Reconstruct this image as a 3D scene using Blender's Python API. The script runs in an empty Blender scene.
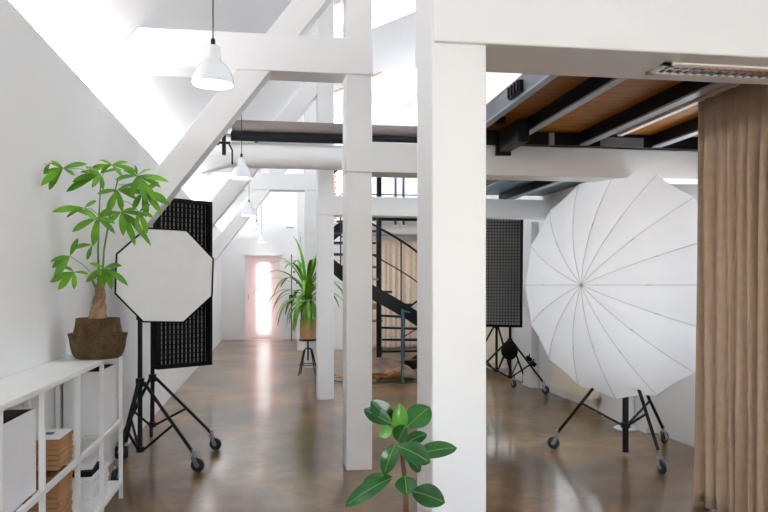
import bpy, math, random
from mathutils import Vector, Matrix, noise
random.seed(7)
S = bpy.context.scene
COL = S.collection
PI = math.pi
# ------------------------------------------------------------------ camera numbers
F = 740.0; HC = 1.33; TH = math.atan(113 / F); SN, CS = math.sin(TH), math.cos(TH)


def U(u, v, X=None, Y=None, Z=None, D=None):
    a = (u - 384) / F; b = (285 - v) / F
    d = Vector((SN + CS * a, CS - SN * a, b))
    if X is not None: t = X / d.x
    elif Y is not None: t = Y / d.y
    elif D is not None: t = D
    else: t = (Z - HC) / d.z
    return Vector((d.x * t, d.y * t, HC + d.z * t))


def cam2room(x, d, z):
    return Vector((x * CS + d * SN, -x * SN + d * CS, z))

# ------------------------------------------------------------------ materials
MATS = {}


def mat(name, rgb, rough=.6, metal=0, var=0, scale=6, bump=0, bscale=60, sheen=0, coat=0, trans=0, spec=.5, emis=None, es=0, rgb2=None):
    m = bpy.data.materials.new(name); m.use_nodes = True
    nt = m.node_tree; b = nt.nodes['Principled BSDF']
    b.inputs['Roughness'].default_value = rough
    b.inputs['Metallic'].default_value = metal
    b.inputs['Specular IOR Level'].default_value = spec
    if coat: b.inputs['Coat Weight'].default_value = coat; b.inputs['Coat Roughness'].default_value = .08
    if sheen: b.inputs['Sheen Weight'].default_value = sheen
    if trans: b.inputs['Transmission Weight'].default_value = trans
    if emis:
        b.inputs['Emission Color'].default_value = (*emis, 1); b.inputs['Emission Strength'].default_value = es
    tc = nt.nodes.new('ShaderNodeTexCoord')
    n = nt.nodes.new('ShaderNodeTexNoise'); n.inputs['Scale'].default_value = scale; n.inputs['Detail'].default_value = 5
    nt.links.new(tc.outputs['Object'], n.inputs['Vector'])
    r = nt.nodes.new('ShaderNodeValToRGB')
    r.color_ramp.elements[0].position = .35; r.color_ramp.elements[1].position = .65
    c2 = rgb2 if rgb2 else tuple(min(1, c * (1 + var)) for c in rgb)
    c1 = rgb if rgb2 else tuple(c * (1 - var) for c in rgb)
    r.color_ramp.elements[0].color = (*c1, 1); r.color_ramp.elements[1].color = (*c2, 1)
    nt.links.new(n.outputs['Fac'], r.inputs['Fac']); nt.links.new(r.outputs['Color'], b.inputs['Base Color'])
    if bump:
        n2 = nt.nodes.new('ShaderNodeTexNoise'); n2.inputs['Scale'].default_value = bscale; n2.inputs['Detail'].default_value = 4
        nt.links.new(tc.outputs['Object'], n2.inputs['Vector'])
        bp = nt.nodes.new('ShaderNodeBump'); bp.inputs['Strength'].default_value = bump; bp.inputs['Distance'].default_value = .01
        nt.links.new(n2.outputs['Fac'], bp.inputs['Height']); nt.links.new(bp.outputs['Normal'], b.inputs['Normal'])
    MATS[name] = m
    return m


def translucent(name, rgb, fac=.4, rough=.8, var=.02, scale=4):
    m = mat(name, rgb, rough, var=var, scale=scale)
    nt = m.node_tree; b = nt.nodes['Principled BSDF']; out = nt.nodes['Material Output']
    t = nt.nodes.new('ShaderNodeBsdfTranslucent'); t.inputs['Color'].default_value = (*rgb, 1)
    mx = nt.nodes.new('ShaderNodeMixShader'); mx.inputs[0].default_value = fac
    nt.links.new(b.outputs[0], mx.inputs[1]); nt.links.new(t.outputs[0], mx.inputs[2]); nt.links.new(mx.outputs[0], out.inputs[0])
    return m


def glassy(name, tint=(1, 1, 1), g=.08):
    m = bpy.data.materials.new(name); m.use_nodes = True; nt = m.node_tree
    nt.nodes.remove(nt.nodes['Principled BSDF']); out = nt.nodes['Material Output']
    a = nt.nodes.new('ShaderNodeBsdfTransparent'); a.inputs[0].default_value = (*tint, 1)
    b = nt.nodes.new('ShaderNodeBsdfGlossy'); b.inputs['Roughness'].default_value = .03
    mx = nt.nodes.new('ShaderNodeMixShader'); mx.inputs[0].default_value = g
    nt.links.new(a.outputs[0], mx.inputs[1]); nt.links.new(b.outputs[0], mx.inputs[2]); nt.links.new(mx.outputs[0], out.inputs[0])
    MATS[name] = m
    return m


WALL = mat('white_plaster', (.80, .80, .80), .75, var=.012, scale=1.2, bump=.05, bscale=30)
ROOFM = mat('roof_plaster', (.84, .84, .85), .8, var=.01, scale=1)
TIMBER = mat('white_painted_timber', (.82, .82, .825), .5, var=.015, scale=2.5, bump=.04, bscale=14)
SHELFW = mat('white_lacquer', (.80, .80, .78), .35, var=.01)
BLACK = mat('black_metal', (.004, .004, .005), .42, spec=.25, var=.2)
BLACKF = mat('black_fabric', (.004, .004, .005), .75, spec=.2, var=.2, scale=30)
STEELD = mat('black_steel_beam', (.003, .003, .004), .5, var=.2, spec=.2)
STEELG = mat('grey_primed_steel', (.16, .18, .21), .45, metal=.2, var=.12, scale=5)
FLANGE = mat('lit_flange_grey', (.28, .31, .37), .4, var=.08)  # light on the beam undersides put into the grey; small fittings share it
STAIRM = mat('charcoal_stair_steel', (.004, .006, .008), .4, spec=.25, var=.2)
BLUEST = mat('blue_grey_steel', (.04, .09, .13), .4, var=.1)
CHROME = mat('caster_metal', (.45, .46, .47), .3, metal=.9)
RUBBER = mat('blue_grey_rubber', (.008, .02, .028), .5, var=.1)
WHITEF = mat('white_diffuser_fabric', (.78, .78, .79), .8, var=.02, scale=7, bump=.25, bscale=9)
GREYF = mat('grey_lining', (.62, .62, .63), .7, var=.15, scale=8)
UMB = translucent('umbrella_nylon', (.80, .80, .82), .30)
RIBM = mat('umbrella_seam', (.52, .49, .45), .6)
CURT = mat('taupe_curtain', (.46, .335, .235), .85, var=.05, scale=20, sheen=.25, bump=.15, bscale=200)
CURT2 = mat('beige_curtain', (.74, .62, .50), .85, var=.05, scale=12)
CREAM = mat('cream_radiator_enamel', (.86, .82, .68), .35, var=.01)
CARD = mat('brown_cardboard', (.36, .18, .075), .8, var=.12, scale=18)
PAPER = mat('white_paper', (.78, .78, .79), .7, var=.03, scale=30)
BOXW = mat('white_box_board', (.74, .74, .76), .6, var=.02)
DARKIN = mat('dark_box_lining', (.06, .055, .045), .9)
LEAF = mat('pachira_leaf', (.045, .19, .005), .42, rgb2=(.15, .37, .012), scale=9, spec=.3)
LEAFD = mat('dracaena_leaf', (.09, .27, .02), .4, rgb2=(.20, .44, .05), scale=9, spec=.3)
RUBL = mat('rubber_plant_leaf', (.008, .060, .014), .22, rgb2=(.020, .110, .016), scale=9, spec=.4)
RUBY = mat('young_rubber_leaf', (.06, .22, .02), .25, rgb2=(.10, .30, .03), scale=9)
MIDR = mat('leaf_midrib', (.12, .26, .05), .5)
BARK = mat('brown_bark', (.20, .11, .055), .85, rgb2=(.36, .22, .12), scale=22, bump=.5, bscale=60)
GSTEM = mat('green_stem', (.10, .20, .05), .6, var=.2)
SOIL = mat('potting_soil', (.03, .02, .013), .95, var=.3, scale=40, bump=.8, bscale=50)
POTM = mat('grey_ceramic', (.35, .35, .34), .5, var=.05)
TANB = mat('tan_basket', (.50, .30, .13), .8, rgb2=(.62, .40, .20), scale=30, bump=.4, bscale=60)
PENDW = mat('pendant_enamel', (.80, .82, .84), .25, coat=.4)
GLOW = mat('lamp_glow', (1, 1, 1), .5, emis=(1, .97, .92), es=6)
LED = mat('led_glow', (1, 1, 1), .5, emis=(1, 1, 1), es=34)
ORANGE = mat('orange_wood_frame', (.62, .30, .12), .5, var=.1)
GLASS = glassy('clear_glass')
DIMPANE = translucent('dimming_window_pane', (.55, .56, .57), .9)  # milky pane made up to dim the light of two hidden windows
GTABLE = glassy('green_tinted_glass', (.90, .97, .94), .06)
GEDGE = mat('green_glass_edge', (.03, .12, .10), .2)
ROOT = mat('orange_root_wood', (.30, .11, .03), .5, rgb2=(.50, .22, .06), scale=10, bump=.5, bscale=20)
SLAB = mat('taupe_wood_slab', (.17, .11, .08), .6, rgb2=(.34, .24, .18), scale=5, bump=.4, bscale=14)
WOODS = mat('brown_stool_wood', (.30, .15, .07), .5, var=.1)
TUBEG = mat('grey_roll_paper', (.22, .19, .18), .6, var=.04)
TUBEB = mat('charcoal_roll_paper', (.006, .008, .012), .6, var=.1, spec=.25)
ROLLW = mat('white_roll_paper', (.82, .82, .81), .6, var=.008)
LOUV = mat('louvre_aluminium', (.75, .75, .76), .25, metal=.6)
LAMPP = mat('unlit_lamp_tube', (.75, .36, .26), .4)
PINK = mat('pink_wall_paint', (.80, .70, .70), .8)
DOORL = mat('corridor_light', (1, 1, 1), .5, emis=(1, .98, .95), es=3.2)
BLUEI = mat('blue_ink', (.05, .08, .25), .6)
RED = mat('red_bud', (.6, .03, .03), .5)


def plywood(name, c1, c2):
    m = mat(name, c1, .5, rgb2=c2, scale=1.0)
    nt = m.node_tree
    mp = nt.nodes.new('ShaderNodeMapping'); mp.inputs['Scale'].default_value = (3, 22, 3)
    n = [x for x in nt.nodes if x.type == 'TEX_NOISE'][0]
    tc = [x for x in nt.nodes if x.type == 'TEX_COORD'][0]
    nt.links.new(tc.outputs['Object'], mp.inputs[0]); nt.links.new(mp.outputs[0], n.inputs['Vector'])
    return m


PLY = plywood('orange_plywood', (.22, .078, .004), (.36, .135, .009))
MATS['orange_plywood'].node_tree.nodes['Principled BSDF'].inputs['Specular IOR Level'].default_value = .15
TEAL = plywood('slate_blue_board', (.10, .15, .19), (.14, .20, .245))


def basket_mat():
    m = mat('seagrass_weave', (.16, .085, .026), .8, rgb2=(.36, .205, .075), scale=18)
    nt = m.node_tree; b = nt.nodes['Principled BSDF']
    tc = [x for x in nt.nodes if x.type == 'TEX_COORD'][0]; rp_ = [x for x in nt.nodes if x.type == 'VALTORGB'][0]
    w = nt.nodes.new('ShaderNodeTexWave'); w.bands_direction = 'Z'; w.inputs['Scale'].default_value = 24; w.inputs['Distortion'].default_value = 9; w.inputs['Detail Scale'].default_value = 9
    nt.links.new(tc.outputs['Object'], w.inputs['Vector'])
    k = nt.nodes.new('ShaderNodeMixRGB'); k.blend_type = 'MULTIPLY'; k.inputs[0].default_value = 1
    q = nt.nodes.new('ShaderNodeValToRGB'); q.color_ramp.elements[0].color = (.38, .35, .30, 1); q.color_ramp.elements[1].color = (1, 1, 1, 1); q.color_ramp.elements[1].position = .6
    nt.links.new(w.outputs['Fac'], q.inputs['Fac']); nt.links.new(rp_.outputs['Color'], k.inputs[1]); nt.links.new(q.outputs['Color'], k.inputs[2]); nt.links.new(k.outputs[0], b.inputs['Base Color'])
    bp = nt.nodes.new('ShaderNodeBump'); bp.inputs['Strength'].default_value = 1; bp.inputs['Distance'].default_value = .02
    nt.links.new(w.outputs['Fac'], bp.inputs['Height']); nt.links.new(bp.outputs['Normal'], b.inputs['Normal'])
    return m


BASK = basket_mat()
TRUNKD = mat('dark_trunk_bark', (.09, .045, .02), .8, rgb2=(.17, .09, .045), scale=30, bump=.3, bscale=60)


def floor_mat():
    m = bpy.data.materials.new('polished_brown_concrete'); m.use_nodes = True
    nt = m.node_tree; b = nt.nodes['Principled BSDF']; L = nt.links
    tc = nt.nodes.new('ShaderNodeTexCoord')
    n1 = nt.nodes.new('ShaderNodeTexNoise'); n1.inputs['Scale'].default_value = 1.1; n1.inputs['Detail'].default_value = 7; n1.inputs['Roughness'].default_value = .55; n1.inputs['Distortion'].default_value = .2
    n2 = nt.nodes.new('ShaderNodeTexNoise'); n2.inputs['Scale'].default_value = 9; n2.inputs['Detail'].default_value = 6; n2.inputs['Roughness'].default_value = .68
    for n in (n1, n2): L.new(tc.outputs['Object'], n.inputs['Vector'])
    r1 = nt.nodes.new('ShaderNodeValToRGB'); e = r1.color_ramp.elements
    e[0].position = .32; e[0].color = (.075, .037, .011, 1); e[1].position = .70; e[1].color = (.34, .20, .078, 1)
    k = r1.color_ramp.elements.new(.5); k.color = (.175, .096, .033, 1)
    L.new(n1.outputs['Fac'], r1.inputs['Fac'])
    r2 = nt.nodes.new('ShaderNodeValToRGB'); r2.color_ramp.elements[0].position = .35; r2.color_ramp.elements[0].color = (.50, .46, .42, 1); r2.color_ramp.elements[1].position = .62; r2.color_ramp.elements[1].color = (1, 1, 1, 1)
    L.new(n2.outputs['Fac'], r2.inputs['Fac'])
    mx = nt.nodes.new('ShaderNodeMixRGB'); mx.blend_type = 'MULTIPLY'; mx.inputs[0].default_value = .7
    L.new(r1.outputs[0], mx.inputs[1]); L.new(r2.outputs[0], mx.inputs[2]); L.new(mx.outputs[0], b.inputs['Base Color'])
    mr = nt.nodes.new('ShaderNodeMapRange'); mr.inputs['To Min'].default_value = .30; mr.inputs['To Max'].default_value = .36
    L.new(n2.outputs['Fac'], mr.inputs['Value']); L.new(mr.outputs[0], b.inputs['Roughness'])
    b.inputs['Specular IOR Level'].default_value = .15; b.inputs['Coat Weight'].default_value = .62; b.inputs['Coat Roughness'].default_value = .11; b.inputs['Coat IOR'].default_value = 1.38
    return m


FLOOR = floor_mat()


def brick_mat():
    m = mat('orange_brick', (.62, .27, .14), .8)
    nt = m.node_tree; b = nt.nodes['Principled BSDF']
    tc = [x for x in nt.nodes if x.type == 'TEX_COORD'][0]
    mp = nt.nodes.new('ShaderNodeMapping'); mp.inputs['Rotation'].default_value = (PI / 2, 0, 0)
    br = nt.nodes.new('ShaderNodeTexBrick'); br.inputs['Color1'].default_value = (.62, .27, .14, 1); br.inputs['Color2'].default_value = (.72, .36, .22, 1)
    br.inputs['Mortar'].default_value = (.8, .78, .75, 1); br.inputs['Scale'].default_value = 4; br.inputs['Mortar Size'].default_value = .05
    nt.links.new(tc.outputs['Object'], mp.inputs[0]); nt.links.new(mp.outputs[0], br.inputs['Vector'])
    nt.links.new(br.outputs['Color'], b.inputs['Base Color'])
    return m


BRICK = brick_mat()

# ------------------------------------------------------------------ mesh helpers
ORIG = {}


class MB:
    def __init__(s): s.v = []; s.f = []; s.m = []

    def add(s, vs, fs, mi=0):
        k = len(s.v); s.v += [Vector(p) for p in vs]; s.f += [tuple(k + i for i in f) for f in fs]; s.m += [mi] * len(fs); return s

    def box(s, x0, x1, y0, y1, z0, z1, mi=0):
        vs = [(x, y, z) for z in (z0, z1) for y in (y0, y1) for x in (x0, x1)]
        return s.add(vs, [(0, 2, 3, 1), (4, 5, 7, 6), (0, 1, 5, 4), (2, 6, 7, 3), (0, 4, 6, 2), (1, 3, 7, 5)], mi)

    def obox(s, o, a, b, c, mi=0):
        o, a, b, c = map(Vector, (o, a, b, c))
        vs = [o + i * a + j * b + k * c for k in (0, 1) for j in (0, 1) for i in (0, 1)]
        fs = [(0, 2, 3, 1), (4, 5, 7, 6), (0, 1, 5, 4), (2, 6, 7, 3), (0, 4, 6, 2), (1, 3, 7, 5)]
        if a.cross(b).dot(c) < 0: fs = [f[::-1] for f in fs]
        return s.add(vs, fs, mi)

    def bar(s, p, q, w, h, up=(0, 0, 1), mi=0):
        p, q = Vector(p), Vector(q); d = q - p; x = d.cross(Vector(up)).normalized(); y = x.cross(d).normalized()
        return s.obox(p - x * w / 2 - y * h / 2, x * w, y * h, d, mi)

    def prism(s, pts, ext, mi=0):
        pts = [Vector(p) for p in pts]; n = len(pts); e = Vector(ext)
        nrm = sum(((pts[i] - pts[0]).cross(pts[(i + 1) % n] - pts[0]) for i in range(1, n)), Vector())
        if nrm.dot(e) > 0: pts = pts[::-1]
        return s.add(pts + [p + e for p in pts], [tuple(range(n)), tuple(range(2 * n - 1, n - 1, -1))] + [(i, i + n, (i + 1) % n + n, (i + 1) % n) for i in range(n)], mi)

    def tube(s, pts, rad, n=10, cap=True, mi=0):
        pts = [Vector(p) for p in pts]
        if not hasattr(rad, '__len__'): rad = [rad] * len(pts)
        vs = []; ref = None
        for i, p in enumerate(pts):
            t = (pts[min(i + 1, len(pts) - 1)] - pts[max(i - 1, 0)]).normalized()
            if ref is None:
                ref = Vector((0, 0, 1)) if abs(t.z) < .9 else Vector((1, 0, 0))
            x = (ref - t * ref.dot(t)).normalized(); ref = x; y = t.cross(x)
            vs += [p + (x * math.cos(2 * PI * k / n) + y * math.sin(2 * PI * k / n)) * rad[i] for k in range(n)]
        fs = [(i * n + k, i * n + (k + 1) % n, (i + 1) * n + (k + 1) % n, (i + 1) * n + k) for i in range(len(pts) - 1) for k in range(n)]
        if cap: fs += [tuple(range(n - 1, -1, -1)), tuple(range((len(pts) - 1) * n, len(pts) * n))]
        return s.add(vs, fs, mi)

    def lathe(s, prof, c=(0, 0, 0), n=32, axis=None, mi=0):
        c = Vector(c); ax = Vector(axis).normalized() if axis else Vector((0, 0, 1))
        r = Vector((1, 0, 0)) if abs(ax.x) < .9 else Vector((0, 1, 0))
        x = (r - ax * r.dot(ax)).normalized(); y = ax.cross(x); vs = []
        for (rr, z) in prof:
            rr = max(rr, 1e-4)
            vs += [c + ax * z + (x * math.cos(2 * PI * k / n) + y * math.sin(2 * PI * k / n)) * rr for k in range(n)]
        fs = [(i * n + k, i * n + (k + 1) % n, (i + 1) * n + (k + 1) % n, (i + 1) * n + k) for i in range(len(prof) - 1) for k in range(n)]
        return s.add(vs, fs, mi)

    def build(s, name, mats, parent=None, smooth=False, bevel=0, solid=0):
        o0 = ORIG.get(parent.name, Vector()) if parent else None
        own = Vector()
        if parent is None and s.v:   # put a top-level mesh's origin at its base
            mn = Vector((min(v.x for v in s.v), min(v.y for v in s.v), min(v.z for v in s.v)))
            mx = Vector((max(v.x for v in s.v), max(v.y for v in s.v), 0))
            own = Vector(((mn.x + mx.x) / 2, (mn.y + mx.y) / 2, mn.z))
        off = o0 if parent else own
        me = bpy.data.meshes.new(name); me.from_pydata([tuple(v - off) for v in s.v], [], s.f)
        if not isinstance(mats, (list, tuple)): mats = [mats]
        for m in mats: me.materials.append(m)
        me.polygons.foreach_set('material_index', s.m)
        me.polygons.foreach_set('use_smooth', [smooth] * len(s.f)); me.update()
        o = bpy.data.objects.new(name, me); COL.objects.link(o)
        if parent: o.parent = parent; ORIG[o.name] = off.copy()
        else: o.location = own; ORIG[o.name] = own.copy()
        if solid:
            m = o.modifiers.new('s', 'SOLIDIFY'); m.thickness = solid; m.offset = 0
        if bevel:
            m = o.modifiers.new('b', 'BEVEL'); m.width = bevel; m.segments = 2; m.limit_method = 'ANGLE'
        if smooth:
            try: me.set_sharp_from_angle(angle=math.radians(40))
            except Exception: pass
        return o


def thing(name, label, cat, loc, group=None):
    o = bpy.data.objects.new(name, None); COL.objects.link(o); o.location = loc; o.empty_display_size = .1
    ORIG[o.name] = Vector(loc); o['label'] = label; o['category'] = cat
    if group: o['group'] = group
    return o


def tag(o, label, cat, group=None):
    o['label'] = label; o['category'] = cat
    if group: o['group'] = group
    return o


def struct(o): o['kind'] = 'structure'; return o


def holes_panel(mb, o, a, b, n, A, B, holes, mi=0):
    """panel o + s*a + t*b, thickness vector n, with rectangular holes (s0,s1,t0,t1)"""
    o, a, b, n = map(Vector, (o, a, b, n))
    ss = sorted({0, A, *[h[0] for h in holes], *[h[1] for h in holes]}); ts = sorted({0, B, *[h[2] for h in holes], *[h[3] for h in holes]})
    for i in range(len(ss) - 1):
        for j in range(len(ts) - 1):
            cs, ct = (ss[i] + ss[i + 1]) / 2, (ts[j] + ts[j + 1]) / 2
            if any(h[0] < cs < h[1] and h[2] < ct < h[3] for h in holes): continue
            mb.obox(o + a * ss[i] + b * ts[j], a * (ss[i + 1] - ss[i]), b * (ts[j + 1] - ts[j]), n, mi)
    return mb


# ------------------------------------------------------------------ the shell
XL, XR, YB, YF = -1.174, 3.42, -2.0, 18.3
ZW = 2.62                       # top of the left wall
K1 = 1.05; XB = .5
x0r = XL - .36; z0r = 3.1 + K1 * (x0r + .9)
struct(MB().box(XL - .6, XR + .3, YB, YF + .2, -.15, 0).build('floor', FLOOR))
wl = MB().box(XL - .12, XL, YB, YF, 0, ZW)
wl.box(x0r, XL - .12, YB, YF, 2.40, 2.44)       # ledge behind the wall top
struct(wl.build('wall_left', WALL))
# right wall with three windows and an unseen fourth added to light the stairs
wins = [(4.4, 6.0), (7.2, 8.9), (10.1, 11.8), (13.4, 14.3)]
wr = MB(); holes_panel(wr, (XR, YB, 0), (0, 1, 0), (0, 0, 1), (.25, 0, 0), YF - YB, 5.9, [(a - YB, b - YB, .95, 2.0) for a, b in wins])
struct(wr.build('wall_right', WALL))
for i, (a, b) in enumerate(wins):
    w = MB()
    for (y0, y1, z0, z1) in ((a, b, .95, 1.01), (a, b, 1.94, 2.0), (a, a + .06, 1.01, 1.94), (b - .06, b, 1.01, 1.94), ((a + b) / 2 - .03, (a + b) / 2 + .03, 1.01, 1.94)):
        w.box(XR + .08, XR + .14, y0, y1, z0, z1)
    w.box(XR - .04, XR + .1, a - .04, b + .04, .92, .95)
    wo = struct(w.build('window_%d' % (i + 1), SHELFW, bevel=.004))
    MB().box(XR + .105, XR + .115, a + .05, b - .05, 1.0, 1.95).build('window_pane', DIMPANE if i in (1, 2) else GLASS, wo)
for i, (a, b) in enumerate(((6.2, 7.1), (9.15, 9.5))):
    struct(MB().box(XR - .10, XR, a, b, 0, 2.15).build('trim_%d' % (i + 1), WALL))
# roof: steep left slope then shallow slope with skylights
T = Vector((0, YB, 0)); LY = YF - YB
d1 = Vector((1, 0, K1)).normalized()
len1 = (XB - x0r) / d1.x
zr = z0r + K1 * (XB - x0r)
n1 = Vector((-K1, 0, 1)).normalized() * .15
rs = MB(); holes_panel(rs, (x0r, YB, z0r), (0, 1, 0), d1, n1, LY, len1, [])
struct(rs.build('ceiling_slope', ROOFM))
struct(MB().box(x0r - .12, x0r, YB, YF, 2.40, z0r).build('wall_eaves', WALL))
d2 = Vector((1, 0, .45)).normalized(); n2 = Vector((-.45, 0, 1)).normalized() * .22


def roof_hit(u, v):
    a = (u - 384) / F; b = (285 - v) / F; d = Vector((SN + CS * a, CS - SN * a, b))
    t = (zr - .45 * XB - HC) / (d.z - .45 * d.x); return d * t + Vector((0, 0, HC))


sky = []
h1 = roof_hit(371, 29); h2a = roof_hit(371, 95); h2b = roof_hit(371, 76); h3a = roof_hit(371, 120); h3b = roof_hit(371, 107)
# near/far edges; openings seen between posts first, then unseen ones added for light
for (yn, yf, xa, xb) in ((h1.y - 1.6, h1.y, .75, 2.3), (h2b.y, h2a.y - .15, .75, 2.3), (h3b.y + .25, h3a.y - .1, .75, 1.6), (16.2, 17.9, .7, 3.0), (3.5, 5.6, 1.7, 3.0), (5.9, 7.2, 2.5, 3.1)):
    sky.append((yn, yf, xa, xb))
L2 = (XR + .25 - XB) / d2.x
rr = MB(); holes_panel(rr, (XB, YB, zr), (0, 1, 0), d2, n2, LY, L2, [(yn - YB, yf - YB, (xa - XB) / d2.x, (xb - XB) / d2.x) for (yn, yf, xa, xb) in sky])
struct(rr.build('ceiling_shallow', ROOFM))
for i, (yn, yf, xa, xb) in enumerate(sky):
    w = MB(); P0 = Vector((xa, yn, zr + .45 * (xa - XB))); A = Vector((0, yf - yn, 0)); B = d2 * ((xb - xa) / d2.x); un = n2.normalized()
    o = P0 + un * .14; t = .05
    ya = Vector((0, 1, 0))
    w.obox(o, ya * t, B, un * .05); w.obox(o + A - ya * t, ya * t, B, un * .05); w.obox(o, A, d2 * t, un * .05); w.obox(o + B - d2 * t, A, d2 * t, un * .05)
    w.obox(P0 + un * .002, ya * .03, B, un * .03)
    wo = struct(w.build('window_%d' % (i + 5), SHELFW))
    if i in (1, 2): MB().obox(P0 - un * .012 - ya * .02, ya * .16, B * .82, un * .011).build('window_sill', ORANGE, wo)
    MB().obox(o + ya * t + d2 * t + un * .02, A - ya * 2 * t, B - d2 * 2 * t, un * .008).build('window_pane', GLASS, wo)
rw = MB(); holes_panel(rw, (XL - .5, YB, 0), (1, 0, 0), (0, 0, 1), (0, -.2, 0), XR + .75 - XL, 6, [(1.4, 3.7, 1.0, 2.2)])  # opening in the unseen rear wall is made up, sized for frontal light
struct(rw.build('wall_rear', WALL))
# far gable wall with the door opening
dx0, dx1, dz = -.627, .241, 2.05
wf = MB()
wf.box(XL - .5, dx0, YF, YF + .15, 0, 3.0); wf.box(dx1, XR + .25, YF, YF + .15, 0, 3.0); wf.box(dx0, dx1, YF, YF + .15, dz, 3.0)
wf.box(XL - .5, XR + .25, YF, YF + .15, 3.0, 6.0)
struct(wf.build('wall_far', WALL))
# door: frosted pane, frame, corridor behind
d = MB()
for (a, b, z0, z1) in ((dx0 - .04, dx0 + .01, 0, dz + .04), (dx1 - .01, dx1 + .04, 0, dz + .04), (dx0 - .04, dx1 + .04, dz - .01, dz + .04)):
    d.box(a, b, YF - .02, YF + .06, z0, z1)
dr = struct(d.build('door_1', SHELFW))
fm = bpy.data.materials.new('frosted_glass'); fm.use_nodes = True; nt = fm.node_tree; nt.nodes.remove(nt.nodes['Principled BSDF'])
rf = nt.nodes.new('ShaderNodeBsdfRefraction'); rf.inputs['Roughness'].default_value = .7; rf.inputs['IOR'].default_value = 1.2; rf.inputs['Color'].default_value = (.96, .93, .93, 1)
df = nt.nodes.new('ShaderNodeBsdfDiffuse'); df.inputs[0].default_value = (.70, .60, .61, 1)
mx = nt.nodes.new('ShaderNodeMixShader'); mx.inputs[0].default_value = .45
nt.links.new(rf.outputs[0], mx.inputs[1]); nt.links.new(df.outputs[0], mx.inputs[2]); nt.links.new(mx.outputs[0], nt.nodes['Material Output'].inputs[0])
MB().box(dx0 + .01, dx1 - .01, YF + .02, YF + .03, .01, dz - .01).build('door_pane', fm, dr)
MB().box(-.555, -.53, YF - .03, YF + .02, .98, 1.1).build('door_handle', CHROME, dr)
cor = MB(); cy = YF + .15
cor.box(dx0 - .3, dx1 + .3, cy, cy + .9, -.12, 0); cor.box(dx0 - .3, dx0 - .2, cy, cy + .9, 0, 2.5); cor.box(dx1 + .2, dx1 + .3, cy, cy + .9, 0, 2.5); cor.box(dx0 - .3, dx1 + .3, cy + .8, cy + .9, 0, 2.5); cor.box(dx0 - .3, dx1 + .3, cy, cy + .9, 2.4, 2.5)
struct(cor.build('wall_corridor', PINK))
tag(MB().box(-.33, -.03, cy + .30, cy + .36, .12, 1.86).build('corridor_lamp', DOORL), 'tall glowing white lamp seen blurred through the pink frosted door', 'lamp')
# right part of the far room: wall and curtain behind the staircase
struct(MB().box(.82, XR, 15.2, 15.35, 0, 2.35).build('wall_back', WALL))
struct(MB().box(.82, 1.35, 15.36, 15.5, 2.5, 3.9).build('wall_brick', BRICK))

# LED profile on top of the left wall
led = thing('led_strip', 'long glowing white strip of light along the top of the left wall', 'light strip', (XL - .1, 8, ZW))
MB().box(XL - .115, XL - .012, -1.5, YF - .1, ZW, ZW + .012).build('profile', SHELFW, led)
MB().box(XL - .10, XL - .03, -1.5, YF - .1, ZW + .0125, ZW + .022).build('diffuser', LED, led)

# ------------------------------------------------------------------ timber frames
PX0, PX1, PD = .532, .72, .26
frames = [2.42, 5.28, 8.57, 11.86, 15.1]
whichf = ['nearest', 'second', 'third', 'fourth', 'fifth']
postl = ['large white square timber post in the foreground, right of the centre, carrying the wide beam',
         'white square timber post just behind the rubber plant, left of the foreground post',
         'slimmer looking white post directly left of the second post, standing below the white paper roll',
         'fourth white post, behind the palm-like plant, half hidden by the third post',
         'farthest thin white post, right of the frosted pink door, behind the palm-like plant']
Z0, Z1 = 2.14, 2.36          # low beams
T0, T1 = 2.84, 3.10          # tie beams


def roofz(x): return z0r + K1 * (x - x0r) if x < XB else zr + .45 * (x - XB)


for i, y in enumerate(frames):
    zt = roofz(PX0) + .02
    tag(MB().prism([(PX0, y, 0), (PX1, y, 0), (PX1, y, roofz(PX1)), (PX0, y, zt - .02)], (0, PD, 0)).build('timber_post', TIMBER, bevel=.006), postl[i], 'post', 'white timber posts')
lowl = ['wide white beam across the top right foreground, with the louvred lamp in its underside',
        'white horizontal beam running right from the second post, behind the foreground post and above the umbrella',
        'white horizontal beam running right from the third post, in front of the black staircase',
        'far white horizontal beam running right from the fourth post near the staircase']
for i, y in enumerate(frames[:4]):
    if i == 0:
        m = MB().box(PX0 + .003, XR, y - .02, y + .31, Z0, 2.62)
    else:
        m = MB().box(PX1 if i > 1 else PX0 - .006, XR if i < 3 else 1.0, y - .012, y + .24, Z0, Z1)
        if i == 2: m = MB().box(PX0 - .006, XR, y - .012, y + .24, Z0, Z1)
        if i == 3: m = MB().box(PX0 - .006, 1.0, y - .012, y + .24, Z0, Z1)
    tag(m.build('low_beam', TIMBER, bevel=.006), lowl[i], 'beam', 'low white timber beams')
tiel = ['', 'thick white tie beam across the upper left, from the sloping roof to the second post',
        'white tie beam mostly hidden behind the black and white paper rolls',
        'white tie beam seen just under the white paper roll, above the far pendant lamps',
        'farthest white tie beam, high in front of the end wall']
bracel = ['', 'nearest and largest white diagonal brace, rising from the left wall behind the nearest pendant lamp',
          'white diagonal brace behind the second pendant lamp, second from the front',
          'white diagonal brace behind the third pendant lamp, third from the front',
          'farthest white diagonal brace, close to the frosted pink door wall']
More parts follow.
